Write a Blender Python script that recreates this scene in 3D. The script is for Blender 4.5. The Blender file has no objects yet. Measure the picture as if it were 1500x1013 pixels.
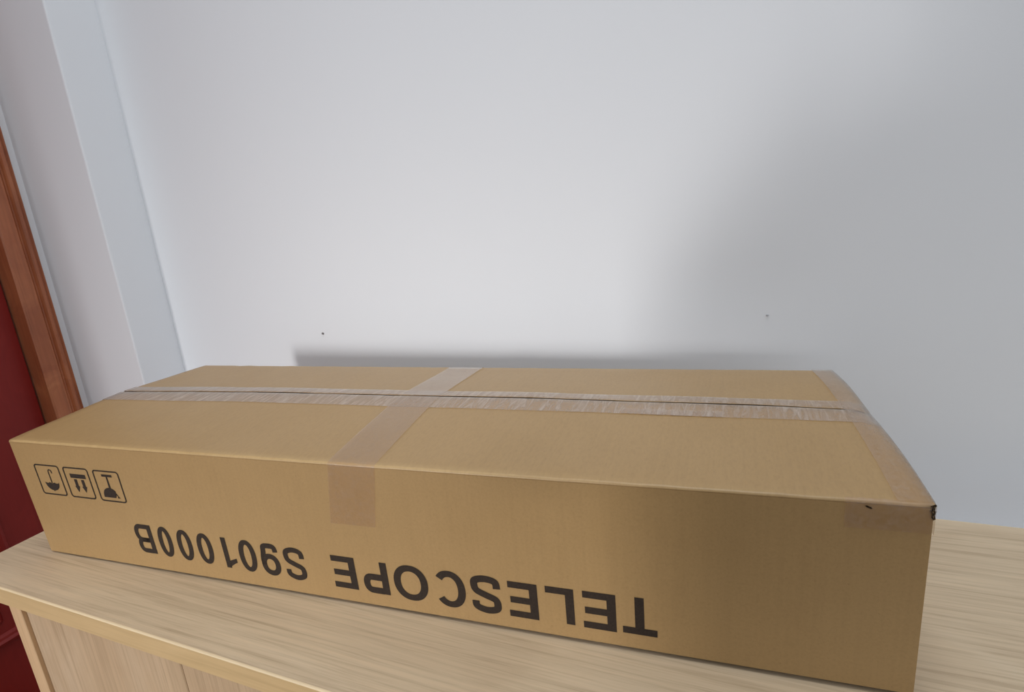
import bpy, bmesh, math, random
from mathutils import Vector, Matrix, Euler, noise
S = bpy.context.scene
COL = S.collection
random.seed(7)
PI = math.pi
ZC = 0.80            # height of the cabinet top above the floor

# ------------------------------------------------------------------ camera
cd = bpy.data.cameras.new('camera')
cam = bpy.data.objects.new('camera', cd); COL.objects.link(cam)
cam.location = (0.86357, -0.71381, 0.40176 + ZC)
cam.rotation_euler = (1.3227, 0.0859, 0.3792)
cd.sensor_fit = 'HORIZONTAL'; cd.sensor_width = 36.0
cd.lens = 796.79 / 1500 * 36.0
cd.clip_start = 0.01; cd.clip_end = 100
S.camera = cam

# ------------------------------------------------------------------ world, lamps, exposure
W = bpy.data.worlds.new('world'); S.world = W; W.use_nodes = True
bg = W.node_tree.nodes['Background']
bg.inputs[0].default_value = (0.88, 0.94, 1.0, 1); bg.inputs[1].default_value = 0.76

def area(name, loc, target, sx, sy, power, color, spread=180):
    l = bpy.data.lights.new(name, 'AREA'); l.shape = 'RECTANGLE'
    l.size = sx; l.size_y = sy; l.energy = power; l.color = color
    l.spread = math.radians(spread)
    o = bpy.data.objects.new(name, l); COL.objects.link(o)
    o.location = loc
    o.rotation_euler = (Vector(target) - Vector(loc)).to_track_quat('-Z', 'Y').to_euler()
    return o
# daylight from a far window behind the photographer, added overhead fill to brighten level surfaces
area('window_daylight', (-0.62, -5.0, 0.70 + ZC), (0.42, 0.14, -0.22 + ZC), 0.56, 0.95, 4.1, (1.0, 0.98, 0.97), 30)
area('overhead_fill', (0.75, -0.75, 4.3 + ZC), (0.75, -0.70, 0), 1.6, 1.0, 46, (0.97, 0.985, 1.0))

S.view_settings.view_transform = 'Standard'
S.view_settings.look = 'None'
S.view_settings.gamma = 1.0
S.view_settings.use_curve_mapping = False
S.view_settings.exposure = 0.0

# ------------------------------------------------------------------ materials
def lin(r, g, b):
    f = lambda c: (c / 255 / 12.92) if c / 255 <= 0.04045 else ((c / 255 + 0.055) / 1.055) ** 2.4
    return (f(r), f(g), f(b), 1)
class NT:
    def __init__(s, name):
        s.m = bpy.data.materials.new(name); s.m.use_nodes = True
        s.t = s.m.node_tree; s.n = s.t.nodes; s.b = s.n['Principled BSDF']; s.out = s.n['Material Output']
    def node(s, typ, **kw):
        n = s.n.new(typ)
        for k, v in kw.items():
            if k.startswith('i_'):
                key = k[2:]; key = int(key) if key.isdigit() else key
                if hasattr(v, 'is_output'): s.t.links.new(v, n.inputs[key])
                else: n.inputs[key].default_value = v
            else: setattr(n, k, v)
        return n
    def link(s, a, b): s.t.links.new(a, b)
    def coords(s, scale=(1, 1, 1), rot=(0, 0, 0), kind='Object', loc=(0, 0, 0)):
        tc = s.node('ShaderNodeTexCoord'); mp = s.node('ShaderNodeMapping')
        s.link(tc.outputs[kind], mp.inputs[0]); mp.inputs['Scale'].default_value = scale
        mp.inputs['Rotation'].default_value = rot; mp.inputs['Location'].default_value = loc
        return mp.outputs[0]
    def noise(s, co, scale, detail=4, rough=0.55, dist=0.0):
        return s.node('ShaderNodeTexNoise', i_Vector=co, i_Scale=scale, i_Detail=detail, i_Roughness=rough, i_Distortion=dist).outputs[0]
    def ramp(s, f, stops):
        r = s.node('ShaderNodeValToRGB', i_0=f); e = r.color_ramp.elements
        while len(e) < len(stops): e.new(0.5)
        for k, (p, c) in enumerate(stops):
            e[k].position = p; e[k].color = c if len(c) == 4 else (*c, 1)
        return r.outputs[0]
    def mix(s, f, a, b, blend='MIX'):
        n = s.node('ShaderNodeMix', data_type='RGBA', blend_type=blend)
        for i, v in ((0, f), (6, a), (7, b)):
            if hasattr(v, 'is_output'): s.link(v, n.inputs[i])
            else: n.inputs[i].default_value = v
        return n.outputs[2]
    def math(s, op, a, b=0.0):
        n = s.node('ShaderNodeMath', operation=op)
        for i, v in ((0, a), (1, b)):
            if hasattr(v, 'is_output'): s.link(v, n.inputs[i])
            else: n.inputs[i].default_value = v
        return n.outputs[0]
    def bump(s, h, strength, dist=0.001):
        n = s.node('ShaderNodeBump', i_Height=h); n.inputs['Strength'].default_value = strength
        n.inputs['Distance'].default_value = dist; s.link(n.outputs[0], s.b.inputs['Normal'])
    def set(s, color=None, rough=None, spec=None, coat=None):
        if color is not None:
            if hasattr(color, 'is_output'): s.link(color, s.b.inputs['Base Color'])
            else: s.b.inputs['Base Color'].default_value = color
        if rough is not None:
            if hasattr(rough, 'is_output'): s.link(rough, s.b.inputs['Roughness'])
            else: s.b.inputs['Roughness'].default_value = rough
        if spec is not None: s.b.inputs['Specular IOR Level'].default_value = spec
        if coat is not None: s.b.inputs['Coat Weight'].default_value = coat; s.b.inputs['Coat Roughness'].default_value = 0.12
        return s.m

def mat_plaster(name, col, col2):
    m = NT(name); co = m.coords()
    f = m.noise(co, 2.2, 3)
    c = m.mix(f, col, col2)
    m.bump(m.noise(co, 260, 3), 0.12, 0.0006)
    return m.set(c, 0.82, 0.25)
M = {}
M['wall'] = mat_plaster('white_wall_paint', (0.785, 0.80, 0.825, 1), (0.805, 0.818, 0.842, 1))

def mat_wood(name, a, b, c, grain='x', rough=0.42, seed=0.0, contrast=1.0, spec=0.55):
    m = NT(name)
    st = {'x': (4.5, 170, 170), 'y': (170, 4.5, 170), 'z': (170, 170, 4.5)}[grain]
    st2 = {'x': (0.9, 11, 11), 'y': (11, 0.9, 11), 'z': (11, 11, 0.9)}[grain]
    st3 = {'x': (9, 420, 420), 'y': (420, 9, 420), 'z': (420, 420, 9)}[grain]
    warp = m.noise(m.coords((1.1, 2.2, 2.2), loc=(seed, seed, seed)), 2.0, 2)
    co1 = m.coords(st, loc=(seed, seed * 2, seed)); co2 = m.coords(st2, loc=(seed, seed, seed * 3))
    add = m.node('ShaderNodeVectorMath', operation='MULTIPLY_ADD')
    m.link(warp, add.inputs[0]); add.inputs[1].default_value = (3.0, 3.0, 3.0); m.link(co2, add.inputs[2])
    broad = m.noise(add.outputs[0], 1.0, 4, 0.6)
    fine = m.noise(co1, 1.0, 6, 0.68, 0.4)
    pore = m.noise(m.coords(st3), 1.0, 2, 0.5)
    base = m.ramp(broad, [(0.30, a), (0.52, b), (0.72, c)])
    lines = m.ramp(fine, [(0.32, (0.78, 0.75, 0.71, 1)), (0.50, (1, 1, 1, 1)), (0.66, (1.10, 1.09, 1.08, 1))])
    col = m.mix(contrast, base, lines, 'MULTIPLY')
    pores = m.ramp(pore, [(0.30, (0.84, 0.82, 0.80, 1)), (0.46, (1, 1, 1, 1))])
    col = m.mix(0.8 * contrast, col, pores, 'MULTIPLY')
    m.bump(fine, 0.10, 0.0005)
    return m.set(col, rough, spec)
M['oak_top'] = mat_wood('light_oak_laminate', lin(196, 174, 144), lin(203, 182, 152), lin(210, 190, 161), 'x')
M['oak_door'] = mat_wood('light_oak_door_laminate', lin(182, 154, 122), lin(190, 163, 131), lin(198, 173, 143), 'z', 0.45, 3.1, 0.8)
M['oak_band'] = mat_wood('oak_edge_band', lin(198, 168, 122), lin(204, 174, 128), lin(210, 180, 134), 'x', 0.4, 1.7, 0.45)
M['oak_arris'] = mat_wood('pale_edge_arris', lin(210, 188, 152), lin(215, 193, 157), lin(220, 198, 162), 'x', 0.4, 0.2, 0.3)
M['oak_side'] = mat_wood('oak_side_panel', lin(204, 168, 128), lin(209, 174, 134), lin(214, 180, 140), 'z', 0.42, 5.2, 0.5)
M['casing'] = mat_wood('brown_stained_casing', lin(142, 76, 46), lin(164, 96, 60), lin(182, 114, 72), 'z', 0.38, 2.2, 1.0)
M['door_red'] = mat_wood('red_brown_door_lacquer', lin(122, 29, 25), lin(128, 32, 27), lin(138, 38, 31), 'z', 0.42, 8.0, 0.25, 0.3)
M['floor'] = mat_wood('floor_boards', lin(96, 70, 52), lin(110, 82, 60), lin(122, 94, 70), 'y', 0.4, 4.0, 0.8)

def mat_cardboard(name, base, dark, light):
    m = NT(name); co = m.coords()
    mott = m.noise(co, 9, 4, 0.6)
    fib = m.noise(m.coords((420, 140, 420)), 1.0, 3, 0.7)
    flute = m.noise(m.coords((260, 6, 6)), 1.0, 2, 0.5)
    speck = m.noise(co, 620, 1, 0.5)
    c = m.ramp(mott, [(0.25, dark), (0.5, base), (0.80, light)])
    c = m.mix(0.55, c, m.ramp(fib, [(0.30, (0.86, 0.84, 0.82, 1)), (0.52, (1, 1, 1, 1)), (0.74, (1.08, 1.07, 1.06, 1))]), 'MULTIPLY')
    c = m.mix(0.35, c, m.ramp(flute, [(0.3, (0.93, 0.92, 0.91, 1)), (0.6, (1.03, 1.03, 1.03, 1))]), 'MULTIPLY')
    c = m.mix(0.6, c, m.ramp(speck, [(0.20, (0.62, 0.56, 0.5, 1)), (0.27, (1, 1, 1, 1))]), 'MULTIPLY')
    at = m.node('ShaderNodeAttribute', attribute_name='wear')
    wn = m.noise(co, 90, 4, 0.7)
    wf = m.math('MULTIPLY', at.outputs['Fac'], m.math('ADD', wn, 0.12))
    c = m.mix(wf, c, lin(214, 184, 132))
    m.bump(m.noise(co, 38, 4, 0.6), 0.10, 0.002)
    return m.set(c, 0.44, 0.62)
M['card'] = mat_cardboard('kraft_cardboard', lin(166, 134, 88), lin(163, 131, 85), lin(169, 137, 91))
M['card_edge'] = mat_cardboard('cardboard_cut_edge', lin(182, 150, 112), lin(168, 136, 98), lin(194, 163, 124))
m = NT('inner_flap_painted_shade'); M['inside'] = m.set(lin(58, 44, 28), 0.95, 0.05)  # inner flap coloured dark to stand for the shade inside the box
m = NT('torn_paper'); M['torn'] = m.set(m.ramp(m.noise(m.coords(), 300, 3), [(0.4, lin(34, 26, 18)), (0.62, lin(70, 54, 36))]), 0.9, 0.1)
def mat_ink():
    m = NT('black_printing_ink'); co = m.coords()
    f = m.noise(m.coords((420, 140, 420)), 1.0, 3, 0.7)
    return m.set(m.ramp(f, [(0.30, lin(44, 36, 30)), (0.62, lin(54, 44, 37)), (0.82, lin(76, 61, 47))]), 0.72, 0.2)
M['ink'] = mat_ink()
m = NT('slit_edge_painted_shade'); M['slit'] = m.set(m.ramp(m.noise(m.coords((40, 200, 200)), 1.0, 3), [(0.4, lin(52, 40, 30)), (0.65, lin(96, 76, 54))]), 0.95, 0.05)  # shade of the narrow gap painted into the flaps' cut faces

def mat_tape(name, haze, streak_axis, streak, rough=0.30, tint=(0.975, 0.925, 0.86, 1)):
    """clear packing tape: tinted see-through film, mirror-like at low angles, milky where it is wrinkled"""
    m = NT(name); co = m.coords()
    st = {'x': (34, 5, 5), 'n': (30, 30, 30)}[streak_axis]
    wr = m.noise(m.coords(st, rot=(0, 0, 0.25)), 4.0, 4, 0.65, 1.2)
    fine = m.noise(co, 240, 4, 0.7, 0.8)
    f = m.math('ADD', m.math('MULTIPLY', m.ramp(wr, [(0.45, (0, 0, 0, 1)), (0.72, (1, 1, 1, 1))]), streak), haze)
    f = m.math('MAXIMUM', m.math('ADD', f, m.math('MULTIPLY', m.math('SUBTRACT', fine, 0.5), 0.22)), 0.0)
    bp = m.node('ShaderNodeBump', i_Height=m.math('ADD', wr, m.math('MULTIPLY', fine, 0.6)))
    bp.inputs['Strength'].default_value = 0.35; bp.inputs['Distance'].default_value = 0.0010
    tr = m.node('ShaderNodeBsdfTransparent'); tr.inputs[0].default_value = tint
    gl = m.node('ShaderNodeBsdfAnisotropic'); gl.inputs['Roughness'].default_value = rough; m.link(bp.outputs[0], gl.inputs['Normal'])
    df = m.node('ShaderNodeBsdfDiffuse'); df.inputs[0].default_value = lin(206, 190, 176)
    lw = m.node('ShaderNodeLayerWeight'); lw.inputs[0].default_value = 0.5
    fr = m.math('ADD', m.math('MULTIPLY', m.math('POWER', lw.outputs['Facing'], 4.0), 0.95), 0.045)
    m1 = m.node('ShaderNodeMixShader', i_0=f); m.link(tr.outputs[0], m1.inputs[1]); m.link(df.outputs[0], m1.inputs[2])
    m2 = m.node('ShaderNodeMixShader', i_0=fr); m.link(m1.outputs[0], m2.inputs[1]); m.link(gl.outputs[0], m2.inputs[2])
    m.link(m2.outputs[0], m.out.inputs['Surface'])
    return m.m
M['tape_seam'] = mat_tape('clear_tape_seam', 0.17, 'x', 0.44)
M['tape_cross'] = mat_tape('clear_tape_cross', 0.07, 'n', 0.07)
M['tape_end'] = mat_tape('clear_tape_end', 0.06, 'n', 0.12)

# ------------------------------------------------------------------ helpers
def tag(o, label=None, cat=None, group=None, kind=None):
    if label: o['label'] = label
    if cat: o['category'] = cat
    if group: o['group'] = group
    if kind: o['kind'] = kind
    return o
def empty(name, loc, rot=(0, 0, 0)):
    o = bpy.data.objects.new(name, None); COL.objects.link(o); o.empty_display_size = 0.05
    o.location = loc; o.rotation_euler = rot
    return o
def obj(name, bm, mat, parent=None, smooth=False, loc=None):
    me = bpy.data.meshes.new(name)
    bm.normal_update(); bm.to_mesh(me); bm.free()
    for mm in (mat if isinstance(mat, (list, tuple)) else [mat]): me.materials.append(mm)
    if smooth:
        for p in me.polygons: p.use_smooth = True
    o = bpy.data.objects.new(name, me); COL.objects.link(o)
    if parent: o.parent = parent
    if loc: o.location = loc
    return o
def box(bm, x0, x1, y0, y1, z0, z1, bev=0.0, seg=2):
    r = bmesh.ops.create_cube(bm, size=1.0)
    for v in r['verts']:
        v.co = Vector((x0 + (v.co.x + .5) * (x1 - x0), y0 + (v.co.y + .5) * (y1 - y0), z0 + (v.co.z + .5) * (z1 - z0)))
    if bev > 0:
        es = list({e for v in r['verts'] for e in v.link_edges})
        bmesh.ops.bevel(bm, geom=es, offset=bev, segments=seg, profile=0.5, affect='EDGES')
def boxbm(*a, **k):
    bm = bmesh.new(); box(bm, *a, **k); return bm
def grid(bm, P, closed_v=False):
    """P[i][j] -> points; adds quads"""
    V = [[bm.verts.new(q) for q in row] for row in P]
    F = []
    for i in range(len(V) - 1):
        n = len(V[i])
        for j in range(n - (0 if closed_v else 1)):
            k = (j + 1) % n
            F.append(bm.faces.new((V[i][j], V[i + 1][j], V[i + 1][k], V[i][k])))
    return V, F

# ================================================================== THE ROOM
WY = 0.14                 # back wall plane
XL = -0.57                # left wall plane
CX, CYF = -0.3475, 0.041  # column: right face, front face
YF, XC = -0.4226, -0.0785 # cabinet front edge and left end

tag(obj('floor', boxbm(-4.0, 4.5, -6.5, 0.4, -0.06, 0.0), M['floor']), kind='structure')
# back wall, with the room's corner column
wb = tag(obj('wall_back', boxbm(CX - 0.03, 4.5, WY, WY + 0.15, 0.0, 2.70), M['wall']), kind='structure')
# added white ledge behind the cabinet, put in to bounce light onto the wall
tag(obj('added_bounce_ledge', boxbm(CX - 0.03, 4.5, 0.004, WY - 0.0005, 0.0, ZC - 0.088, bev=0.004), M['wall']), kind='structure')
bm = bmesh.new(); box(bm, XL - 0.10, CX, CYF, WY + 0.03, 0.0, 2.70, 0.003, 2)
tag(obj('trim_1', bm, M['wall']), kind='structure')
# left wall around the door opening (opening y -0.94 .. -0.05)
OY0, OY1, OZ = -0.93, -0.034, 2.06
bm = bmesh.new()
box(bm, XL - 0.15, XL, OY1 + 0.012, CYF + 0.02, 0.0, 2.70)
box(bm, XL - 0.15, XL, -1.25, OY0 - 0.012, 0.0, 2.70)
box(bm, XL - 0.15, XL, OY0 - 0.012, OY1 + 0.012, OZ + 0.012, 2.70)
tag(obj('wall_left', bm, M['wall']), kind='structure')

# small blemishes in the paint of the back wall
def blemish(x, z, r, name):
    bm = bmesh.new(); n = 10
    rim = [bm.verts.new((x + r * 1.25 * math.cos(a) * random.uniform(.75, 1.2), WY - 0.0004, z + r * 0.85 * math.sin(a) * random.uniform(.75, 1.2))) for a in [2 * PI * k / n for k in range(n)]]
    inn = [bm.verts.new((x + (v.co.x - x) * .5, WY - 0.0022, z + (v.co.z - z) * .5)) for v in rim]
    for k in range(n): bm.faces.new((rim[k], rim[(k + 1) % n], inn[(k + 1) % n], inn[k]))
    bm.faces.new(inn)
    mm = NT('blemish_paint'); 
    return obj(name, bm, mm.set(lin(112, 108, 108) if r > 0.002 else lin(165, 165, 168), 0.8), wb)
blemish(0.0873, 0.1885 + ZC, 0.0028, 'paint_chip'); blemish(0.9072, 0.2197 + ZC, 0.0016, 'paint_chip')
# ------------------------------------------------------------------ door in the left wall
dr = tag(empty('door_1', (XL, OY1, 0)), kind='structure')
XD = -0.035               # door leaf face sits this far back from the wall plane (local x)
L0, L1 = OY0 - OY1, 0.0   # local y range
def frame_profile(bm, pts, a, b, fixed, vertical):
    """extrude a profile (across, out) along the casing"""
    V = []
    for s in (a, b):
        V.append([bm.verts.new((o, fixed(c), s) if vertical else (o, s, fixed(c))) for c, o in pts])
    n = len(pts)
    for i in range(n):
        j = (i + 1) % n
        bm.faces.new((V[0][i], V[0][j], V[1][j], V[1][i]))
    bm.faces.new(V[0]); bm.faces.new(V[1])
    bmesh.ops.recalc_face_normals(bm, faces=bm.faces)
prof = [(0.0, -0.05), (0.0, 0.010), (0.003, 0.013), (0.030, 0.015), (0.034, 0.011), (0.037, 0.011), (0.040, 0.018), (0.046, 0.019), (0.049, 0.014), (0.051, 0.014), (0.054, 0.017), (0.057, 0.012), (0.057, 0.0), (0.012, 0.0), (0.012, -0.05)]
bm = bmesh.new(); frame_profile(bm, prof, 0.0, OZ + 0.05, lambda c: c, True); obj('door_casing', bm, M['casing'], dr)
bm = bmesh.new(); frame_profile(bm, prof, 0.0, OZ + 0.05, lambda c: L0 - c, True); obj('door_casing', bm, M['casing'], dr)
bm = bmesh.new(); frame_profile(bm, prof, L0 - 0.0, L1 + 0.0, lambda c: OZ + c, False); obj('door_casing', bm, M['casing'], dr)
obj('door_leaf', boxbm(XD - 0.035, XD, L0 + 0.003, L1 - 0.003, 0.006, OZ - 0.003, bev=0.002), M['door_red'], dr)
def moulding(y0, y1, z0, z1):
    """raised bolection moulding around a door panel, mitred"""
    pr = [(0.0, 0.0), (0.004, 0.010), (0.010, 0.012), (0.015, 0.007), (0.020, 0.006), (0.026, 0.001), (0.026, 0.0)]
    bm = bmesh.new(); rows = []
    for (cy, cz, sy, sz) in ((y0, z0, 1, 1), (y1, z0, -1, 1), (y1, z1, -1, -1), (y0, z1, 1, -1)):
        rows.append([bm.verts.new((XD + h, cy + sy * c, cz + sz * c)) for c, h in pr])
    for i in range(4):
        a, b = rows[i], rows[(i + 1) % 4]
        for j in range(len(pr) - 1): bm.faces.new((a[j], a[j + 1], b[j + 1], b[j]))
    bmesh.ops.recalc_face_normals(bm, faces=bm.faces)
    obj('panel_moulding', bm, M['door_red'], dr)
    obj('door_panel', boxbm(XD - 0.002, XD + 0.006, y0 + 0.050, y1 - 0.050, z0 + 0.050, z1 - 0.050, bev=0.005, seg=1), M['door_red'], dr)
PY1, PY0 = -0.135, L0 + 0.135
moulding(PY0, PY1, ZC - 0.425, ZC + 1.12)
moulding(PY0, PY1, 0.14, ZC - 0.60)
# lever handle on the far stile (hinges on the visible side)
bm = bmesh.new(); box(bm, XD, XD + 0.008, L0 + 0.045, L0 + 0.085, ZC + 0.12, ZC + 0.34, 0.003); box(bm, XD + 0.008, XD + 0.05, L0 + 0.058, L0 + 0.072, ZC + 0.225, ZC + 0.239, 0.003); box(bm, XD + 0.040, XD + 0.054, L0 + 0.058, L0 + 0.18, ZC + 0.223, ZC + 0.241, 0.005)
mm = NT('brushed_handle_metal'); mm.b.inputs['Metallic'].default_value = 1.0
obj('door_handle', bm, mm.set((0.55, 0.52, 0.47, 1), 0.35), dr)

# ================================================================== THE CABINET
cab = empty('cabinet', (XC, 0.0, 0.0))
tag(cab, 'light oak laminate cabinet standing against the white wall, carrying the carton', 'cabinet')
XR = 1.563; LC = XR - XC
TH = 0.0245
bm = boxbm(0, LC, YF + 0.0012, 0.0, ZC - TH, ZC)
obj('top_board', bm, M['oak_top'], cab)
# edge band on the front and on the left end, with a pale arris
obj('edge_band', boxbm(-0.0010, LC, YF, YF + 0.0012, ZC - TH, ZC - 0.0012), M['oak_band'], cab)
bm = bmesh.new()
grid(bm, [[(x, YF - 0.0000, ZC - 0.0016), (x, YF + 0.0002, ZC - 0.0006), (x, YF + 0.0010, ZC + 0.0000), (x, YF + 0.0024, ZC + 0.0002)] for x in [LC * k / 30 for k in range(31)]])
obj('edge_arris', bm, M['oak_arris'], cab, True)
# carcass
Y1 = YF + 0.004
def side(x0): obj('side_panel', boxbm(x0, x0 + 0.0245, Y1, -0.006, 0.0, ZC - TH, bev=0.0008, seg=1), M['oak_side'], cab)
side(0.0945); side(LC - 0.0945 - 0.0245)
obj('back_panel', boxbm(0.119, LC - 0.119, -0.018, -0.008, 0.06, ZC - TH), M['oak_door'], cab)
obj('bottom_board', boxbm(0.119, LC - 0.119, Y1 + 0.03, -0.018, 0.06, 0.08), M['oak_top'], cab)
obj('plinth', boxbm(0.119, LC - 0.119, Y1 + 0.05, Y1 + 0.066, 0.0, 0.06), M['oak_side'], cab)
obj('front_stile', boxbm(0.119, 0.134, Y1 + 0.005, Y1 + 0.028, 0.06, ZC - TH), M['oak_door'], cab)
obj('front_stile', boxbm(LC - 0.134, LC - 0.119, Y1 + 0.005, Y1 + 0.028, 0.06, ZC - TH), M['oak_door'], cab)
d0 = 0.1305; nd = 5; dw = (LC - 0.1305 * 2) / nd
for k in range(nd):
    obj('door', boxbm(d0 + k * dw + 0.0008, d0 + (k + 1) * dw - 0.0008, Y1 + 0.001, Y1 + 0.019, 0.065, ZC - TH - 0.002, bev=0.001, seg=1), M['oak_door'], cab)

# ================================================================== THE CARTON
# eight corners measured in the room (front-left-bottom first), relative to the base point
D0 = Vector((0.0, -0.3529, 0.0))
K = {(0,0,0): (0.0, -0.3529, 0.0), (1,0,0): (0.9976, -0.2861, 0.0), (1,1,0): (0.9752, 0.0274, 0.0), (0,1,0): (-0.0222, -0.0435, 0.0),
     (0,0,1): (-0.0002, -0.3589, 0.1688), (1,0,1): (0.9974, -0.2859, 0.1713), (1,1,1): (0.9748, 0.0280, 0.1733), (0,1,1): (-0.0237, -0.0446, 0.1738)}
K = {k: Vector(v) - D0 for k, v in K.items()}
def BX(u, v, w):
    p = Vector((0, 0, 0))
    for (a, b, c), q in K.items():
        p += q * ((u if a else 1 - u) * (v if b else 1 - v) * (w if c else 1 - w))
    return p
def lerp(a, b, t): return a + (b - a) * t
def interp(t, pts):
    for (x0, y0), (x1, y1) in zip(pts, pts[1:]):
        if t <= x1: return lerp(y0, y1, max(0, (t - x0) / (x1 - x0)))
    return pts[-1][1]
RIDGE = [(0.0, 0.0075), (0.25, 0.0122), (0.5, 0.0126), (0.66, 0.0134), (0.92, 0.0114), (0.985, 0.0098), (1.0, 0.0055)]
def rise(u, v):
    """how far the closed flaps bow up along the seam"""
    t = 1 - abs(2 * v - 1)
    h = interp(u, RIDGE) * (t ** 0.92)
    e = max(0.0, (u - 0.86) / 0.14)
    h += 0.0035 * e * e * math.sin(PI * min(1, abs(2 * v - 1)))       # curl near the right end
    h += 0.0007 * noise.noise(Vector((u * 9, v * 5, 3.3))) * min(1, 8 * t)
    return h
carton = empty('cardboard_box', (D0.x, D0.y, ZC + 0.0003))
tag(carton, 'long brown cardboard carton taped shut, upside-down black lettering, lying on the oak cabinet', 'box')
LEN, DEP, HGT = 1.0, 0.314, 0.1715
RC = 0.0030          # crease radius
w_top = 1 - RC / HGT
TB = 0.004           # board thickness
Z0 = 0.0022          # walls stand a hair above the cabinet on the bottom flaps
def panel(name, f, nu, outn):
    """wall sheet with thickness: f(s,t) outer point, outn inward offset vector"""
    bm = bmesh.new()
    P = [[f(i / nu, j / 6) for j in range(7)] for i in range(nu + 1)]
    V, F = grid(bm, P)
    V2, F2 = grid(bm, [[q + outn for q in row] for row in P])
    n, m_ = nu, 6
    for i in range(n):
        bm.faces.new((V[i][0], V[i + 1][0], V2[i + 1][0], V2[i][0])); bm.faces.new((V[i][m_], V[i + 1][m_], V2[i + 1][m_], V2[i][m_]))
    for j in range(m_):
        bm.faces.new((V[0][j], V[0][j + 1], V2[0][j + 1], V2[0][j])); bm.faces.new((V[n][j], V[n][j + 1], V2[n][j + 1], V2[n][j]))
    bmesh.ops.recalc_face_normals(bm, faces=bm.faces)
    return obj(name, bm, M['card'], carton, False)
wb0 = Z0 / HGT
WB = lambda s: lerp(0.0022, 0.0050, s) / HGT
ny = Vector((-math.sin(0.0709), math.cos(0.0709), 0)); nx = Vector((math.cos(0.0709), math.sin(0.0709), 0))
panel('side_wall', lambda s, t: BX(s, 0, lerp(WB(s), w_top, t)), 24, ny * TB)
panel('side_wall', lambda s, t: BX(s, 1, lerp(wb0, w_top, t)), 24, -ny * TB)
e_ = TB / DEP
panel('end_wall', lambda s, t: BX(0.0006, lerp(e_, 1 - e_, s), lerp(wb0, 1 - 0.006 / HGT, t)), 8, nx * TB)
panel('end_wall', lambda s, t: BX(0.9994, lerp(e_, 1 - e_, s), lerp(wb0, 1 - 0.006 / HGT, t)), 8, -nx * TB)
bm = bmesh.new()
P0 = [BX(a, b, 0) for a, b in ((0.010, 0.06), (0.990, 0.06), (0.990, 0.94), (0.010, 0.94))]
lo = [bm.verts.new(q) for q in P0]; hi = [bm.verts.new(q + Vector((0, 0, 0.004))) for q in P0]
bm.faces.new(lo[::-1]); bm.faces.new(hi)
for k in range(4): bm.faces.new((lo[k], lo[(k + 1) % 4], hi[(k + 1) % 4], hi[k]))
obj('bottom_flap', bm, M['card'], carton)
# inner flaps under the closed outer flaps: what shows through the slit
bm = bmesh.new()
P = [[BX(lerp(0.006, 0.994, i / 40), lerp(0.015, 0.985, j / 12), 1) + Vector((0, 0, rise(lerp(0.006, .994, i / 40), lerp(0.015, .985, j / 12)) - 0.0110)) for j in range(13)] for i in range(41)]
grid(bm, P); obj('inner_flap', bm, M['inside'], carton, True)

def top_pt(u, v):
    return BX(u, v, 1) + Vector((0, 0, rise(u, v)))
def slit(u):          # half width of the gap, in v
    return (0.0016 + 0.0010 * (noise.noise(Vector((u * 14, 1.7, 0))) ) + 0.0006 * (noise.noise(Vector((u * 60, 5.7, 0))))) / DEP
def flap_rows(u, front):
    """outer surface profile of a top flap at u, starting low on the wall, rounding the crease, then to the slit"""
    rows = []
    for k in range(6):
        a = k / 5 * PI / 2
        off_v = (RC - RC * math.cos(0) ) if False else RC * (1 - math.cos(a)); off_z = RC * (1 - math.sin(a))
        wob = 0.0006 * noise.noise(Vector((u * 45, 2.0 if front else 8.0, 0)))
        v = off_v / DEP; v = v if front else 1 - v
        rows.append((BX(u, v, 1) + Vector((0, 0, -off_z + wob * math.sin(a))), 0.55 * math.sin(min(PI, a * 1.6)) if k < 5 else 0.30))
    vs = [0.03, 0.07, 0.12, 0.18, 0.24, 0.30, 0.36, 0.42, 0.46]
    g = max(0.0006 / DEP, slit(u))
    for v in vs + [0.5 - g]:
        vv = v if front else 1 - v
        rows.append((top_pt(u, vv), 0.0))
    return rows
def flap(front):
    bm = bmesh.new(); wl = bm.verts.layers.float_color.new('wear')
    N = 90; P = []; Wt = []
    for i in range(N + 1):
        u = -0.0006 + 1.0012 * i / N
        r = flap_rows(u, front); P.append([q for q, _ in r]); Wt.append([w for _, w in r])
    V, F = grid(bm, P)
    P2 = []
    for i in range(N + 1):
        row = []
        for j, q in enumerate(P[i]):
            a = min(j, 5) / 5 * PI / 2
            s = 1 if front else -1
            row.append(q + ny * (s * TB * math.cos(a)) + Vector((0, 0, -TB * math.sin(a))))
        P2.append(row)
    V2, F2 = grid(bm, P2)
    for i in range(N + 1):
        for j in range(len(P[i])):
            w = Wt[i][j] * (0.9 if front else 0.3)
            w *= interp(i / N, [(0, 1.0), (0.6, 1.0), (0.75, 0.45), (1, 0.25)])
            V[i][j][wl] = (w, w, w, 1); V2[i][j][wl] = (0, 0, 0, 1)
    m_ = len(P[0]) - 1
    side_f = []
    for i in range(N):
        side_f.append(bm.faces.new((V[i][m_], V[i + 1][m_], V2[i + 1][m_], V2[i][m_])))
        side_f.append(bm.faces.new((V[i][0], V[i + 1][0], V2[i + 1][0], V2[i][0])))
    for j in range(m_):
        side_f.append(bm.faces.new((V[0][j], V[0][j + 1], V2[0][j + 1], V2[0][j])))
        side_f.append(bm.faces.new((V[N][j], V[N][j + 1], V2[N][j + 1], V2[N][j])))
    bmesh.ops.recalc_face_normals(bm, faces=bm.faces)
    for f in side_f: f.material_index = 1
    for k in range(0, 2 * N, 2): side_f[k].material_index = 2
    for f in F + F2: f.smooth = True
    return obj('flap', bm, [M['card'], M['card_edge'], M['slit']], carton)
flap(True); flap(False)

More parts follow.
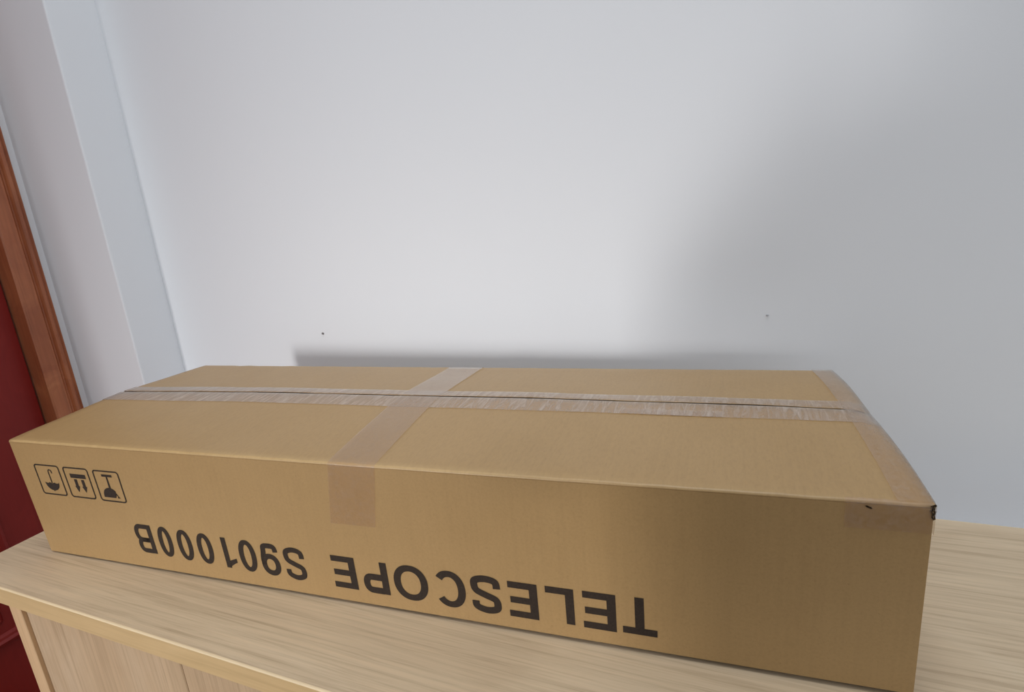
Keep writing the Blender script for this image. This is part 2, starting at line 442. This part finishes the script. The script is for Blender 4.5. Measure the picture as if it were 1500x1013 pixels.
# ---- clear packing tape
def tape(name, P, mat):
    bm = bmesh.new(); grid(bm, P); bmesh.ops.recalc_face_normals(bm, faces=bm.faces)
    return obj(name, bm, mat, carton, True)
UP = Vector((0, 0, 1))
# seam tape: rides over the slit, sucked slightly into it; wraps down both ends
F_W, B_W = 0.032 / DEP, 0.022 / DEP
P = []
cols = [(-F_W, 0), (-F_W * .66, 0), (-F_W * .33, 0), (-0.0035 / DEP, 0), (-0.0018 / DEP, -0.0003), (0, -0.0016), (0.0018 / DEP, -0.0003), (0.0035 / DEP, 0), (B_W * .4, 0), (B_W * .7, 0), (B_W, 0)]
for k in range(4):      # left hang
    P.append([top_pt(0, 0.5 + dv) + Vector((-0.0013, 0, -0.060 + 0.0195 * k)) for dv, dz in cols])
for i in range(121):
    u = -0.0012 + 1.0024 * i / 120
    P.append([top_pt(u, 0.5 + dv + 0.0006 * noise.noise(Vector((u * 30, dv * 3, 1)))) + UP * (0.0006 + dz + 0.0002 * noise.noise(Vector((u * 70, dv * 60, 0)))) for dv, dz in cols])
for k in range(1, 5):   # right hang, bridging the notch
    P.append([BX(1, 0.5 + dv, 1) + nx * (0.0022 + 0.004 * math.sin(k / 5 * PI) * (1 - abs(dv) / F_W * .6)) + Vector((0, 0, 0.006 - 0.016 * k)) for dv, dz in cols])
def seam(P, mat):
    bm = bmesh.new(); V = [[bm.verts.new(q) for q in row] for row in P]
    for a in range(len(V) - 1):
        sl = 4 <= a <= 120        # film has split along the slit except over the right end
        for b in range(len(V[a]) - 1):
            if sl and b in (4, 5): continue
            bm.faces.new((V[a][b], V[a + 1][b], V[a + 1][b + 1], V[a][b + 1]))
    bmesh.ops.recalc_face_normals(bm, faces=bm.faces)
    return obj('seam_tape', bm, mat, carton, True)
seam(P, M['tape_seam'])
# second, overlapping length of seam tape toward the right
P = []
for i in range(25):
    u = lerp(0.765, 0.865, i / 24)
    P.append([top_pt(u, 0.5 - F_W + k * 0.012 / DEP) + UP * 0.0010 for k in range(2)])
tape('tape_strip', P, M['tape_seam'])
# cross tape: over the back edge, across the top and down the front
P = []
uc = lambda v: lerp(0.4925, 0.4855, v)    # left edge
CW = 0.0545
for k in range(5):
    w = lerp(0.586, w_top, k / 4); sh = lerp(-0.018, 0, k / 4)
    P.append([BX(uc(0) - 0.006 + sh * .6 + CW * s / 4, 0, w + 0.004 * (s / 4) * (1 - k / 4)) - ny * 0.0005 for s in range(5)])
for k in range(1, 6):
    a = k / 5 * PI / 2
    P.append([BX(uc(0) - 0.006 + CW * s / 4, RC * (1 - math.cos(a)) / DEP, 1) + Vector((0, 0, -RC * (1 - math.sin(a)))) - ny * 0.0005 * math.cos(a) + UP * 0.0005 for s in range(5)])
VS = [lerp(0.03, 0.4935, j / 15) for j in range(16)] + [lerp(0.5065, 0.985, j / 15) for j in range(16)]
CUT = len(P) + 15
for v in VS:
    P.append([top_pt(uc(v) - 0.006 * (1 - v) + CW * s / 4, v) + UP * (0.0009 + 0.0002 * noise.noise(Vector((s, v * 40, 2)))) for s in range(5)])
for k in range(1, 6):
    P.append([BX(uc(1) + CW * s / 4, 1, 1) + Vector((0, 0, -0.002 - 0.013 * k + 0.0026)) + ny * 0.0009 for s in range(5)])
bm = bmesh.new(); V = [[bm.verts.new(q) for q in row] for row in P]
for a in range(len(V) - 1):
    if a == CUT: continue          # creased into the slit and split there
    for b in range(4): bm.faces.new((V[a][b], V[a + 1][b], V[a + 1][b + 1], V[a][b + 1]))
bmesh.ops.recalc_face_normals(bm, faces=bm.faces)
obj('cross_tape', bm, M['tape_cross'], carton, True)
# tape along the right end of the lid, folded down the end wall
P = []
for j in range(41):
    v = lerp(0.006, 0.994, j / 40)
    row = [top_pt(lerp(0.9775, 1.0008, s / 4), v) + UP * (0.0008 + 0.0002 * noise.noise(Vector((s * 3, v * 30, 4)))) for s in range(5)]
    row += [top_pt(1.0008, v) + nx * 0.0014 + Vector((0, 0, -0.002 - 0.012 * s)) for s in range(3)]
    P.append(row)
tape('end_tape', P, M['tape_end'])
# its tail folded onto the front wall at the near corner
P = [[BX(lerp(0.9440, 0.9995, s / 6), 0, w) - ny * 0.0008 for s in range(7)] for w in (0.865, 0.90, 0.94, w_top)]
P += [[BX(lerp(0.9440, 0.9995, s / 6), RC * (1 - math.cos(a)) / DEP, 1) + Vector((0, 0, -RC * (1 - math.sin(a)))) - ny * 0.0008 * math.cos(a) + UP * 0.0006 for s in range(7)] for a in (0.5, 1.0, 1.5)]
tape('tape_tail', P, M['tape_end'])
# crushed, torn near corner
bm = bmesh.new()
for k in range(5):
    w = lerp(0.94, 0.995, k / 4); q = BX(1.0, 0, w) + nx * 0.0008
    a = [q + Vector((random.uniform(-.004, 0), random.uniform(-.0026, .0004), random.uniform(-.002, .002))) for _ in range(3)]
    a.append(q + Vector((random.uniform(0, .0022), random.uniform(-.001, .004), random.uniform(-.003, .003))))
    vs = [bm.verts.new(x) for x in a]
    for f in ((0, 1, 2), (0, 1, 3), (1, 2, 3), (0, 2, 3)): bm.faces.new([vs[i] for i in f])
strip = [(0.932, .0003), (0.944, .0016), (0.956, .0008), (0.968, .0020), (0.985, .0014), (0.998, .0006)]
A = [bm.verts.new(BX(1.0, 0, w) - nx * d - ny * 0.0012) for w, d in strip]
B = [bm.verts.new(BX(1.0, 0, w) + nx * 0.0016 + ny * d * 1.5) for w, d in strip]
for k in range(len(strip) - 1): bm.faces.new((A[k], A[k + 1], B[k + 1], B[k]))
obj('torn_corner', bm, M['torn'], carton)
bm = bmesh.new()
q = BX(0.9590, 0, 0.972) - ny * 0.0011
bm.faces.new([bm.verts.new(q + nx * x + UP * z) for x, z in ((-.0024, .0010), (-.0006, .0012), (.0018, .0000), (.0028, -.0014), (.0012, -.0014), (-.0012, -.0002))])
obj('scuff_mark', bm, M['torn'], carton)

# ---- printing: strokes laid flat on the front wall
def FP(u, w): return BX(u, 0, w) - ny * 0.00035
def offset_strip(bm, pts, wid, mp, closed=False):
    """thick polyline in glyph space -> quads on the wall; wid(i) gives half width"""
    n = len(pts); Lf = []; Rt = []
    for i in range(n):
        if closed: a, b = pts[i - 1], pts[(i + 1) % n]
        else: a, b = pts[max(0, i - 1)], pts[min(n - 1, i + 1)]
        c = pts[i]
        def dirv(p, q):
            l = math.hypot(q[0] - p[0], q[1] - p[1]) or 1; return ((q[0] - p[0]) / l, (q[1] - p[1]) / l)
        d1 = dirv(a, c) if (closed or i > 0) else dirv(c, b); d2 = dirv(c, b) if (closed or i < n - 1) else d1
        n1 = (-d1[1], d1[0]); n2 = (-d2[1], d2[0]); mx = (n1[0] + n2[0], n1[1] + n2[1]); l = math.hypot(*mx) or 1; mx = (mx[0] / l, mx[1] / l)
        k = 1 / max(0.45, mx[0] * n1[0] + mx[1] * n1[1]); h = wid(i) if callable(wid) else wid
        Lf.append((c[0] + mx[0] * h * k, c[1] + mx[1] * h * k)); Rt.append((c[0] - mx[0] * h * k, c[1] - mx[1] * h * k))
    A = [bm.verts.new(mp(*q)) for q in Lf]; B = [bm.verts.new(mp(*q)) for q in Rt]
    for i in range(n if closed else n - 1):
        j = (i + 1) % n; bm.faces.new((A[i], A[j], B[j], B[i]))
def poly(bm, pts, mp):
    f = bm.faces.new([bm.verts.new(mp(*q)) for q in pts]); bmesh.ops.triangulate(bm, faces=[f])
def spline(pts, k=8):
    out = []; n = len(pts)
    for i in range(n - 1):
        p0, p1, p2, p3 = pts[max(0, i - 1)], pts[i], pts[i + 1], pts[min(n - 1, i + 2)]
        for j in range(k):
            t = j / k
            out.append(tuple(0.5 * (2 * p1[c] + (p2[c] - p0[c]) * t + (2 * p0[c] - 5 * p1[c] + 4 * p2[c] - p3[c]) * t * t + (3 * p1[c] - p0[c] - 3 * p2[c] + p3[c]) * t ** 3) for c in (0, 1)))
    out.append(pts[-1]); return out
def arc(cx, cy, rx, ry, a0, a1, n=28, e=0.92):
    o = []
    for i in range(n + 1):
        a = math.radians(lerp(a0, a1, i / n)); c, s = math.cos(a), math.sin(a)
        o.append((cx + rx * math.copysign(abs(c) ** e, c), cy + ry * math.copysign(abs(s) ** e, s)))
    return o
def glyph(bm, ch, a, sw, mp):
    """ch drawn in a box of width a, height 1, stem sw"""
    s = sw / 2; b = sw * 0.88; hb = b / 2
    rect = lambda x0, x1, y0, y1: poly(bm, [(x0, y0), (x1, y0), (x1, y1), (x0, y1)], mp)
    if ch == 'T': rect(0, a, 1 - b, 1); rect(a / 2 - s, a / 2 + s, 0, 1 - b)
    elif ch == 'E': rect(0, sw, 0, 1); rect(sw, a, 0, b); rect(sw, a, 1 - b, 1); rect(sw, a * 0.94, 0.51 - hb, 0.51 + hb)
    elif ch == 'L': rect(0, sw, 0, 1); rect(sw, a, 0, b)
    elif ch == 'O' or ch == '0': 
        h = lambda i: lerp(hb, s, abs(math.cos(2 * PI * i / 44)))
        offset_strip(bm, arc(a / 2, .5, a / 2 - s, .5 - hb, 0, 360 - 360 / 44, 43), h, mp, True)
    elif ch == 'C': offset_strip(bm, arc(a / 2, .5, a / 2 - s, .5 - hb, 38, 322, 40), lambda i: lerp(hb, s, abs(math.cos(math.radians(lerp(38, 322, i / 40))))), mp)
    elif ch == 'S':
        c = spline([(a - s * 1.05, .695), (a * .83, .845), (a / 2, 1 - hb), (a * .19, .865), (s * 1.05, .735), (a * .20, .605), (a / 2, .515), (a * .80, .415), (a - s, .275), (a * .82, .14), (a / 2, hb), (a * .17, .135), (s * .95, .315)], 7)
        offset_strip(bm, c, lambda i: hb * 1.06, mp)
    elif ch == 'P':
        rect(0, sw, 0, 1); y0, y1 = 0.40, 1.0; r = (y1 - y0) / 2 - hb
        c = [(sw * .9, y1 - hb)] + arc(a - s - r * .75, (y0 + y1) / 2, r * .75, r, 90, -90, 16) + [(sw * .9, y0 + hb)]
        offset_strip(bm, c, hb * 1.08, mp)
    elif ch == 'B':
        rect(0, sw, 0, 1)
        for y0, y1, xr in ((0.47, 1.0, a * .95), (0.0, 0.47 + b, a)):
            r = (y1 - y0) / 2 - hb
            c = [(sw * .9, y1 - hb)] + arc(xr - s - r * .75, (y0 + y1) / 2, r * .75, r, 90, -90, 14) + [(sw * .9, y0 + hb)]
            offset_strip(bm, c, hb * 1.05, mp)
    elif ch == '9':
        cy = 0.665; ry = 1 - cy - hb
        offset_strip(bm, arc(a / 2, cy, a / 2 - s, ry, 0, 360 - 360 / 36, 35), hb * 1.12, mp, True)
        c = spline([(a - s, .69), (a - s, .50), (a * .93 - s, .28), (a * .74, .11), (a * .48, hb), (a * .20, .10), (s, .25)], 6)
        offset_strip(bm, c, hb * 1.08, mp)
    elif ch == '1':
        x1 = a * .92; rect(x1 - sw, x1, 0, 1)
        poly(bm, [(x1 - sw * .78, 1), (x1 - sw, .94), (a * .10, .815), (0, .80), (0, .66), (a * .12, .675), (x1 - sw, .755)], mp)
def word(letters, sw_mm):
    bm = bmesh.new()
    for ch, u0, u1, lo_, hi_ in letters:
        h = (hi_ - lo_) * HGT; a = (u1 - u0) * LEN / h
        mp = lambda x, y, u0=u0, u1=u1, lo_=lo_, hi_=hi_, a=a: FP(u1 - x / a * (u1 - u0), hi_ - y * (hi_ - lo_))
        glyph(bm, ch, a, sw_mm / 1000 / h, mp)
    bmesh.ops.recalc_face_normals(bm, faces=bm.faces)
    return obj('printed_lettering', bm, M['ink'], carton)
o = word([('T', .7752, .8056, .1165, .347), ('E', .7393, .7695, .109, .3425), ('L', .704, .731, .1115, .341), ('E', .6667, .696, .1055, .339), ('S', .6275, .6589, .0985, .351), ('C', .5871, .6215, .099, .350), ('O', .5409, .5801, .1025, .350), ('P', .5033, .534, .113, .343), ('E', .466, .4952, .115, .3495)], 8.1)
o['label'] = 'larger bold black word printed upside down'
o = word([('S', .4024, .4304, .118, .3635), ('9', .3696, .3954, .124, .369), ('0', .3387, .3628, .1247, .372), ('1', .3138, .3326, .129, .3695), ('0', .2764, .2994, .134, .380), ('0', .2453, .2681, .136, .386), ('0', .2149, .2365, .141, .390), ('B', .1770, .2058, .148, .387)], 6.9)
o['label'] = 'black code of letters and figures printed upside down'

def symbol(corners, draw):
    bm = bmesh.new(); (u0, v0), (u1, v1) = corners
    r = 0.0035; loop = []
    for cx, cy, a0 in ((u1 - r, v1 - r / HGT, 0), (u0 + r, v1 - r / HGT, 90), (u0 + r, v0 + r / HGT, 180), (u1 - r, v0 + r / HGT, 270)):
        for k in range(5):
            a = math.radians(a0 + k * 22.5); loop.append(((cx + r * math.cos(a)), cy * HGT + r * math.sin(a)))
    mp = lambda x, y: FP(x, y / HGT)
    offset_strip(bm, loop, 0.00095, mp, True)
    draw(bm, mp)
    bmesh.ops.recalc_face_normals(bm, faces=bm.faces)
    return obj('handling_symbol', bm, M['ink'], carton)
H_ = HGT
def umbrella(bm, mp):
    cx, w0 = 0.0547, 0.6640 * H_
    sh = [(cx, w0 - .001), (cx, .735 * H_)] + [(cx + .003 - .003 * math.cos(a), .752 * H_ + .0034 * math.sin(a)) for a in [k * PI / 8 for k in range(9)]] + [(cx + .006, .742 * H_)]
    offset_strip(bm, sh, 0.00082, mp)
    top = []
    for x0, x1 in ((.0418, .0503), (.0503, .0590), (.0590, .0675)):
        top += [(lerp(x0, x1, k / 6), w0 - .0014 * math.sin(PI * k / 6)) for k in range(7)]
    bot = [(.05465 + .01285 * math.cos(a), w0 + .0118 * math.sin(a)) for a in [-k * PI / 18 for k in range(19)]]
    tip = bot[:9] + [(.05465, w0 - .0132)] + bot[10:]
    # canopy as a fan of quads between the scalloped rim and the dome
    n = 18
    for k in range(n):
        xa, xb = lerp(.0418, .0675, k / n), lerp(.0418, .0675, (k + 1) / n)
        f = lambda x: w0 - .0014 * abs(math.sin(PI * (x - .0418) / .00857))
        g = lambda x: w0 - .0118 * math.sqrt(max(0, 1 - ((x - .05465) / .01285) ** 2)) - (.0014 if abs(x - .05465) < .0008 else 0)
        poly(bm, [(xa, f(xa)), (xb, f(xb)), (xb, g(xb) - 1e-5), (xa, g(xa) - 1e-5)], mp)
def arrows(bm, mp):
    poly(bm, [(.0940, .722 * H_), (.1212, .722 * H_), (.1212, .756 * H_), (.0940, .756 * H_)], mp)
    for c in (.1012, .1138):
        poly(bm, [(c - .0024, .645 * H_), (c + .0024, .645 * H_), (c + .0024, .712 * H_), (c - .0024, .712 * H_)], mp)
        poly(bm, [(c - .0042, .654 * H_), (c, .604 * H_), (c + .0042, .654 * H_)], mp)
def fragile(bm, mp):
    c = .1588
    poly(bm, [(.1508, .757 * H_), (.1682, .757 * H_), (.1682, .776 * H_), (.1508, .776 * H_)], mp)
    poly(bm, [(c - .0015, .66 * H_), (c + .0015, .66 * H_), (c + .0011, .757 * H_), (c - .0011, .757 * H_)], mp)
    z0, z1 = .588 * H_, .668 * H_
    dome = [(.1446, z0)] + [(.1570 + .0124 * math.cos(a), z0 + (z1 - z0) * math.sin(a) ** .85) for a in [PI - k * PI / 14 for k in range(1, 12)]] + [(.1662, z0 + .0062), (.1640, z0 + .0040), (.1655, z0 + .0022), (.1640, z0)]
    poly(bm, dome, mp)
    poly(bm, [(.1668, z0 + .0072), (.1690, z0 + .0030), (.1716, z0), (.1672, z0), (.1680, z0 + .0024), (.1664, z0 + .0044)], mp)
symbol(((.0318, .5605), (.0757, .8075)), umbrella)['label'] = 'keep dry symbol with an upturned umbrella'
symbol(((.0849, .5605), (.1276, .8050)), arrows)['label'] = 'this way up symbol with two arrows pointing down'
symbol(((.1376, .5582), (.1799, .8018)), fragile)['label'] = 'fragile symbol with an upturned cracked glass'

# ================================================================== THE PHOTOGRAPHER
# stands behind the camera, outside the frame; the large soft shade on the right of the wall is theirs
m = NT('skin'); M['skin'] = m.set(m.ramp(m.noise(m.coords(), 18, 3), [(0.35, lin(196, 150, 124)), (0.7, lin(208, 164, 138))]), 0.55, 0.35)
m = NT('grey_knit'); M['knit'] = m.set(m.ramp(m.noise(m.coords((90, 90, 240)), 1.0, 3), [(0.35, lin(92, 94, 100)), (0.7, lin(112, 114, 120))]), 0.9, 0.15)
m = NT('dark_denim'); M['denim'] = m.set(m.ramp(m.noise(m.coords(), 240, 3), [(0.35, lin(38, 44, 60)), (0.7, lin(52, 60, 80))]), 0.85, 0.2)
m = NT('dark_hair'); M['hair'] = m.set(m.ramp(m.noise(m.coords((160, 160, 12)), 1.0, 3), [(0.35, lin(28, 22, 20)), (0.7, lin(50, 40, 34))]), 0.5, 0.4)
m = NT('shoe_leather'); M['shoe'] = m.set(lin(48, 40, 36), 0.5, 0.4)
m = NT('phone_glass'); M['phone'] = m.set(lin(24, 24, 28), 0.2, 0.5)
PX, PY = 0.79, -1.05
person = tag(empty('person', (PX, PY, 0)), 'person in grey sweater and dark trousers, arms raised holding a phone', 'person')
J = {k: Vector((x - PX, y - PY, z + ZC)) for k, (x, y, z) in dict(
    pelvis=(.780, -1.05, .10), waist=(.770, -1.05, .24), chest=(.780, -1.04, .42), neck0=(.785, -1.02, .58), neck=(.790, -1.00, .645), skull=(.790, -.975, .740), crown=(.790, -.99, .81),
    shL=(.655, -1.02, .565), elL=(.495, -.97, .330), wrL=(.705, -.83, .352), shR=(.975, -1.03, .565), elR=(1.145, -.97, .300), wrR=(1.050, -.775, .365),
    hpL=(.700, -1.05, .06), knL=(.685, -1.025, -.35), anL=(.685, -1.075, -.715), hpR=(.880, -1.05, .06), knR=(.895, -1.025, -.35), anR=(.895, -1.075, -.715)).items()}
def skin(name, verts, edges, mat, root=0, sub=2):
    me = bpy.data.meshes.new(name); me.from_pydata([v for v, _ in verts], edges, [])
    me.materials.append(mat)
    o = bpy.data.objects.new(name, me); COL.objects.link(o); o.parent = person
    mod = o.modifiers.new('skin', 'SKIN'); mod.use_smooth_shade = True; mod.branch_smoothing = 0.4
    if not me.skin_vertices: bpy.context.view_layer.update()
    sv = me.skin_vertices[0].data
    for i, (_, r) in enumerate(verts):
        sv[i].radius = r if isinstance(r, tuple) else (r, r); sv[i].use_root = (i == root)
    sm = o.modifiers.new('smooth', 'SUBSURF'); sm.levels = sub; sm.render_levels = sub
    return o
class Chain:
    def __init__(s): s.v = []; s.e = []
    def add(s, p, r, parent=None):
        s.v.append((Vector(p), r)); i = len(s.v) - 1
        if parent is not None: s.e.append((parent, i))
        return i
    def limb(s, pts, start):
        for p, r in pts: start = s.add(p, r, start)
        return start
def mid(a, b, t): return J[a].lerp(J[b], t)
C = Chain()
rt = C.add(J['pelvis'], (.115, .085)); w_ = C.add(J['waist'], (.105, .080), rt); ch = C.add(J['chest'], (.115, .085), w_)
n0 = C.add(J['neck0'], .062, ch); nk = C.add(J['neck'], .052, n0)
fwd = Vector((-.12, .95, -.25)).normalized()
hd = C.limb([(J['skull'] - Vector((0, 0, .055)), (.058, .066)), (J['skull'], (.074, .088)), (J['crown'] - Vector((0, 0, .015)), (.066, .080))], nk)
for sd in 'LR':
    C.limb([(J['sh' + sd], .036), (mid('sh' + sd, 'el' + sd, .5), .046), (J['el' + sd], .038), (mid('el' + sd, 'wr' + sd, .35), .038), (J['wr' + sd], .025)], n0 if False else ch)
    C.limb([(J['hp' + sd], .085), (mid('hp' + sd, 'kn' + sd, .5), .072), (J['kn' + sd], .054), (mid('kn' + sd, 'an' + sd, .35), .052), (J['an' + sd], .036)], rt)
# hands: palm continuing from each wrist, four bent fingers and a thumb closing on the phone
cr = Vector((math.cos(.3792), math.sin(.3792), 0)); cf = Vector((-math.sin(.3792) * .97, math.cos(.3792) * .97, -.24)); cu = cr.cross(cf)
ph = Vector((0.86357 - PX, -0.71381 - PY, 0.40176 + ZC)) - cf * 0.022 + cr * 0.055 - cu * 0.012
wr_index = {'L': [i for i, (v, r) in enumerate(C.v) if (v - J['wrL']).length < 1e-6][0], 'R': [i for i, (v, r) in enumerate(C.v) if (v - J['wrR']).length < 1e-6][0]}
for sd, sg in (('L', -1), ('R', 1)):
    edge = ph + cr * (sg * 0.080)
    pc = edge + cr * (sg * 0.022) - cf * 0.012 - cu * 0.018
    palm = C.add(J['wr' + sd].lerp(pc, .55), (.030, .018), wr_index[sd])
    knuck = C.add(pc, (.036, .015), palm)
    for k, (ln, off) in enumerate(((.90, .030), (1.0, .011), (.94, -.008), (.74, -.026))):
        b = pc + cu * off + cf * .004
        C.limb([(b, .0100), (edge + cu * off + cr * (sg * .012) + cf * .022 * ln, .0092), (edge + cu * off - cr * (sg * .012 * ln) + cf * .016, .0085), (edge + cu * off - cr * (sg * .030 * ln) + cf * .0125, .0074)], knuck)
    C.limb([(palm_p := J['wr' + sd].lerp(pc, .6) + cu * .020 - cf * .010, .0140), (edge + cu * .030 + cr * (sg * .008) - cf * .022, .0115), (edge + cu * .026 - cr * (sg * .020) - cf * .0165, .0095)], palm)
body = skin('body', C.v, C.e, M['skin'])
# face
hp = J['skull']; up = Vector((0, .22, .97)).normalized(); rgt = Vector((1, .12, 0)).normalized()
def blob(bm, c, rx, ry, rz, seg=10):
    r = bmesh.ops.create_uvsphere(bm, u_segments=seg, v_segments=seg - 2, radius=1)
    R_ = Matrix((rgt, fwd, up)).transposed()
    for v in r['verts']: v.co = c + R_ @ Vector((v.co.x * rx, v.co.y * ry, v.co.z * rz))
bm = bmesh.new(); blob(bm, hp + fwd * .092 - up * .012, .014, .020, .020); blob(bm, hp + fwd * .094 - up * .024, .018, .012, .009); obj('nose', bm, M['skin'], person, True)
for sg in (-1, 1):
    bm = bmesh.new(); blob(bm, hp + fwd * .078 + rgt * (sg * .032) + up * .008, .013, .010, .009)
    mm = NT('eye_white'); obj('eye', bm, mm.set(lin(214, 208, 202), .3), person, True)
    bm = bmesh.new(); blob(bm, hp + fwd * .0875 + rgt * (sg * .032) + up * .006, .006, .002, .006)
    obj('iris', bm, M['hair'], person, True)
    bm = bmesh.new(); blob(bm, hp + rgt * (sg * .078) - fwd * .006 - up * .006, .010, .018, .030); obj('ear', bm, M['skin'], person, True)
bm = bmesh.new(); blob(bm, hp + fwd * .080 - up * .056, .023, .008, .0065)
mm = NT('lips'); obj('mouth', bm, mm.set(lin(166, 104, 96), .5), person, True)
bm = bmesh.new()
P = []
for i in range(13):
    th = i / 12 * PI * 0.62
    P.append([hp + up * .022 - fwd * .014 + up * (.100 * math.cos(th)) + (rgt * math.cos(f) * .090 + fwd * math.sin(f) * (.098 if math.sin(f) < 0 else .092 * (1 - max(0, (i - 6) / 6) * .75))) * math.sin(th) * (1 + .03 * noise.noise(Vector((i * .9, f * 4, 0)))) for f in [2 * PI * k / 28 for k in range(28)]])
grid(bm, P, True); bmesh.ops.recalc_face_normals(bm, faces=bm.faces); o = obj('hair', bm, M['hair'], person, True)
# sweater, trousers, shoes
def tube(bm, pts, n=18, caps=True):
    """loft of ellipses: (centre, half width, half depth, axis of the width)"""
    P = []
    for k, (c, a, b) in enumerate(pts):
        t = (pts[min(k + 1, len(pts) - 1)][0] - pts[max(0, k - 1)][0]).normalized()
        u = Vector((1, 0, 0)) if abs(t.z) > 0.40 else Vector((0, 0, 1))
        u = (u - t * u.dot(t)).normalized(); w = t.cross(u)
        P.append([c + u * (a * math.cos(f)) + w * (b * math.sin(f)) for f in [2 * PI * q / n for q in range(n)]])
    V, F = grid(bm, P, True)
    if caps: bm.faces.new(V[0]); bm.faces.new(V[-1])
ctr = lambda z, x, y: Vector((x - PX, y - PY, z + ZC))
bm = bmesh.new()
tube(bm, [(ctr(-.035, .775, -1.05), .172, .118), (ctr(-.03, .775, -1.05), .186, .130), (ctr(.03, .772, -1.05), .190, .132), (ctr(.14, .768, -1.05), .188, .128), (ctr(.26, .768, -1.05), .186, .124), (ctr(.36, .772, -1.045), .188, .126), (ctr(.46, .782, -1.04), .184, .122), (ctr(.53, .800, -1.035), .180, .112), (ctr(.575, .805, -1.03), .152, .094), (ctr(.608, .798, -1.02), .096, .080), (ctr(.625, .790, -1.015), .070, .070)], 28)
for sd in 'LR':
    g_ = -1 if sd == 'L' else 1
    tube(bm, [(J['sh' + sd] + Vector((-g_ * .11, 0, -.012)), .056, .066), (J['sh' + sd] + Vector((-g_ * .055, 0, -.004)), .066, .070), (J['sh' + sd] + Vector((-g_ * .018, 0, -.010)), .074, .074), (J['sh' + sd] + Vector((g_ * .006, 0, -.034)), .073, .072), (mid('sh' + sd, 'el' + sd, .5), .064, .062), (mid('sh' + sd, 'el' + sd, .9), .057, .056), (mid('el' + sd, 'wr' + sd, .08), .056, .055), (mid('el' + sd, 'wr' + sd, .45), .049, .048), (mid('el' + sd, 'wr' + sd, .86), .038, .038), (mid('el' + sd, 'wr' + sd, .92), .034, .034)])
bmesh.ops.recalc_face_normals(bm, faces=bm.faces); obj('sweater', bm, M['knit'], person, True)
bm = bmesh.new()
tube(bm, [(ctr(.12, .765, -1.05), .150, .105), (ctr(.02, .775, -1.05), .165, .116), (ctr(-.05, .785, -1.05), .176, .122), (ctr(-.11, .79, -1.05), .168, .112), (ctr(-.14, .79, -1.05), .14, .09)], 24)
for sd in 'LR':
    tube(bm, [(J['hp' + sd] - Vector((0, 0, .10)), .088, .100), (J['hp' + sd] - Vector((0, 0, .18)), .086, .096), (mid('hp' + sd, 'kn' + sd, .7), .074, .080), (J['kn' + sd], .066, .070), (mid('kn' + sd, 'an' + sd, .4), .063, .068), (mid('kn' + sd, 'an' + sd, .8), .058, .062), (J['an' + sd] + Vector((0, 0, .005)), .060, .066)])
bmesh.ops.recalc_face_normals(bm, faces=bm.faces); obj('trousers', bm, M['denim'], person, True)
for sd in 'LR':
    a = J['an' + sd]; bm = bmesh.new(); P = []
    for i in range(15):
        t = i / 14; y = lerp(-.075, .195, t); hw = .043 * math.sin(PI * min(.97, max(.06, t * .86 + .10))) ** .5; hh = lerp(.085, .036, min(1, max(0, (t - .25) / .55)))
        if i in (0, 14): hw *= .35; hh *= .7
        P.append([Vector((a.x + hw * math.cos(f), a.y + y, .002 + hh / 2 + hh / 2 * math.copysign(abs(math.sin(f)) ** .6, math.sin(f)))) for f in [2 * PI * k / 14 for k in range(14)]])
    V, F = grid(bm, P, True); bm.faces.new(V[0]); bm.faces.new(V[-1]); bmesh.ops.recalc_face_normals(bm, faces=bm.faces)
    obj('shoe', bm, M['shoe'], person, True)
# the phone in their hands
phone = tag(empty('phone', (ph.x + PX, ph.y + PY, ph.z)), 'dark phone held level in both hands of the person', 'phone')
phone.rotation_euler = Matrix((cr, cf, cu)).transposed().to_euler()
obj('phone_body', boxbm(-.080, .080, -.0040, .0040, -.0375, .0375, bev=.003), M['phone'], phone)
obj('screen', boxbm(-.077, .077, -.0046, -.0041, -.0345, .0345), M['phone'], phone)
bm = bmesh.new(); box(bm, -.072, -.040, .0040, .0062, -.010, .030, .001); obj('camera_bump', bm, M['phone'], phone)
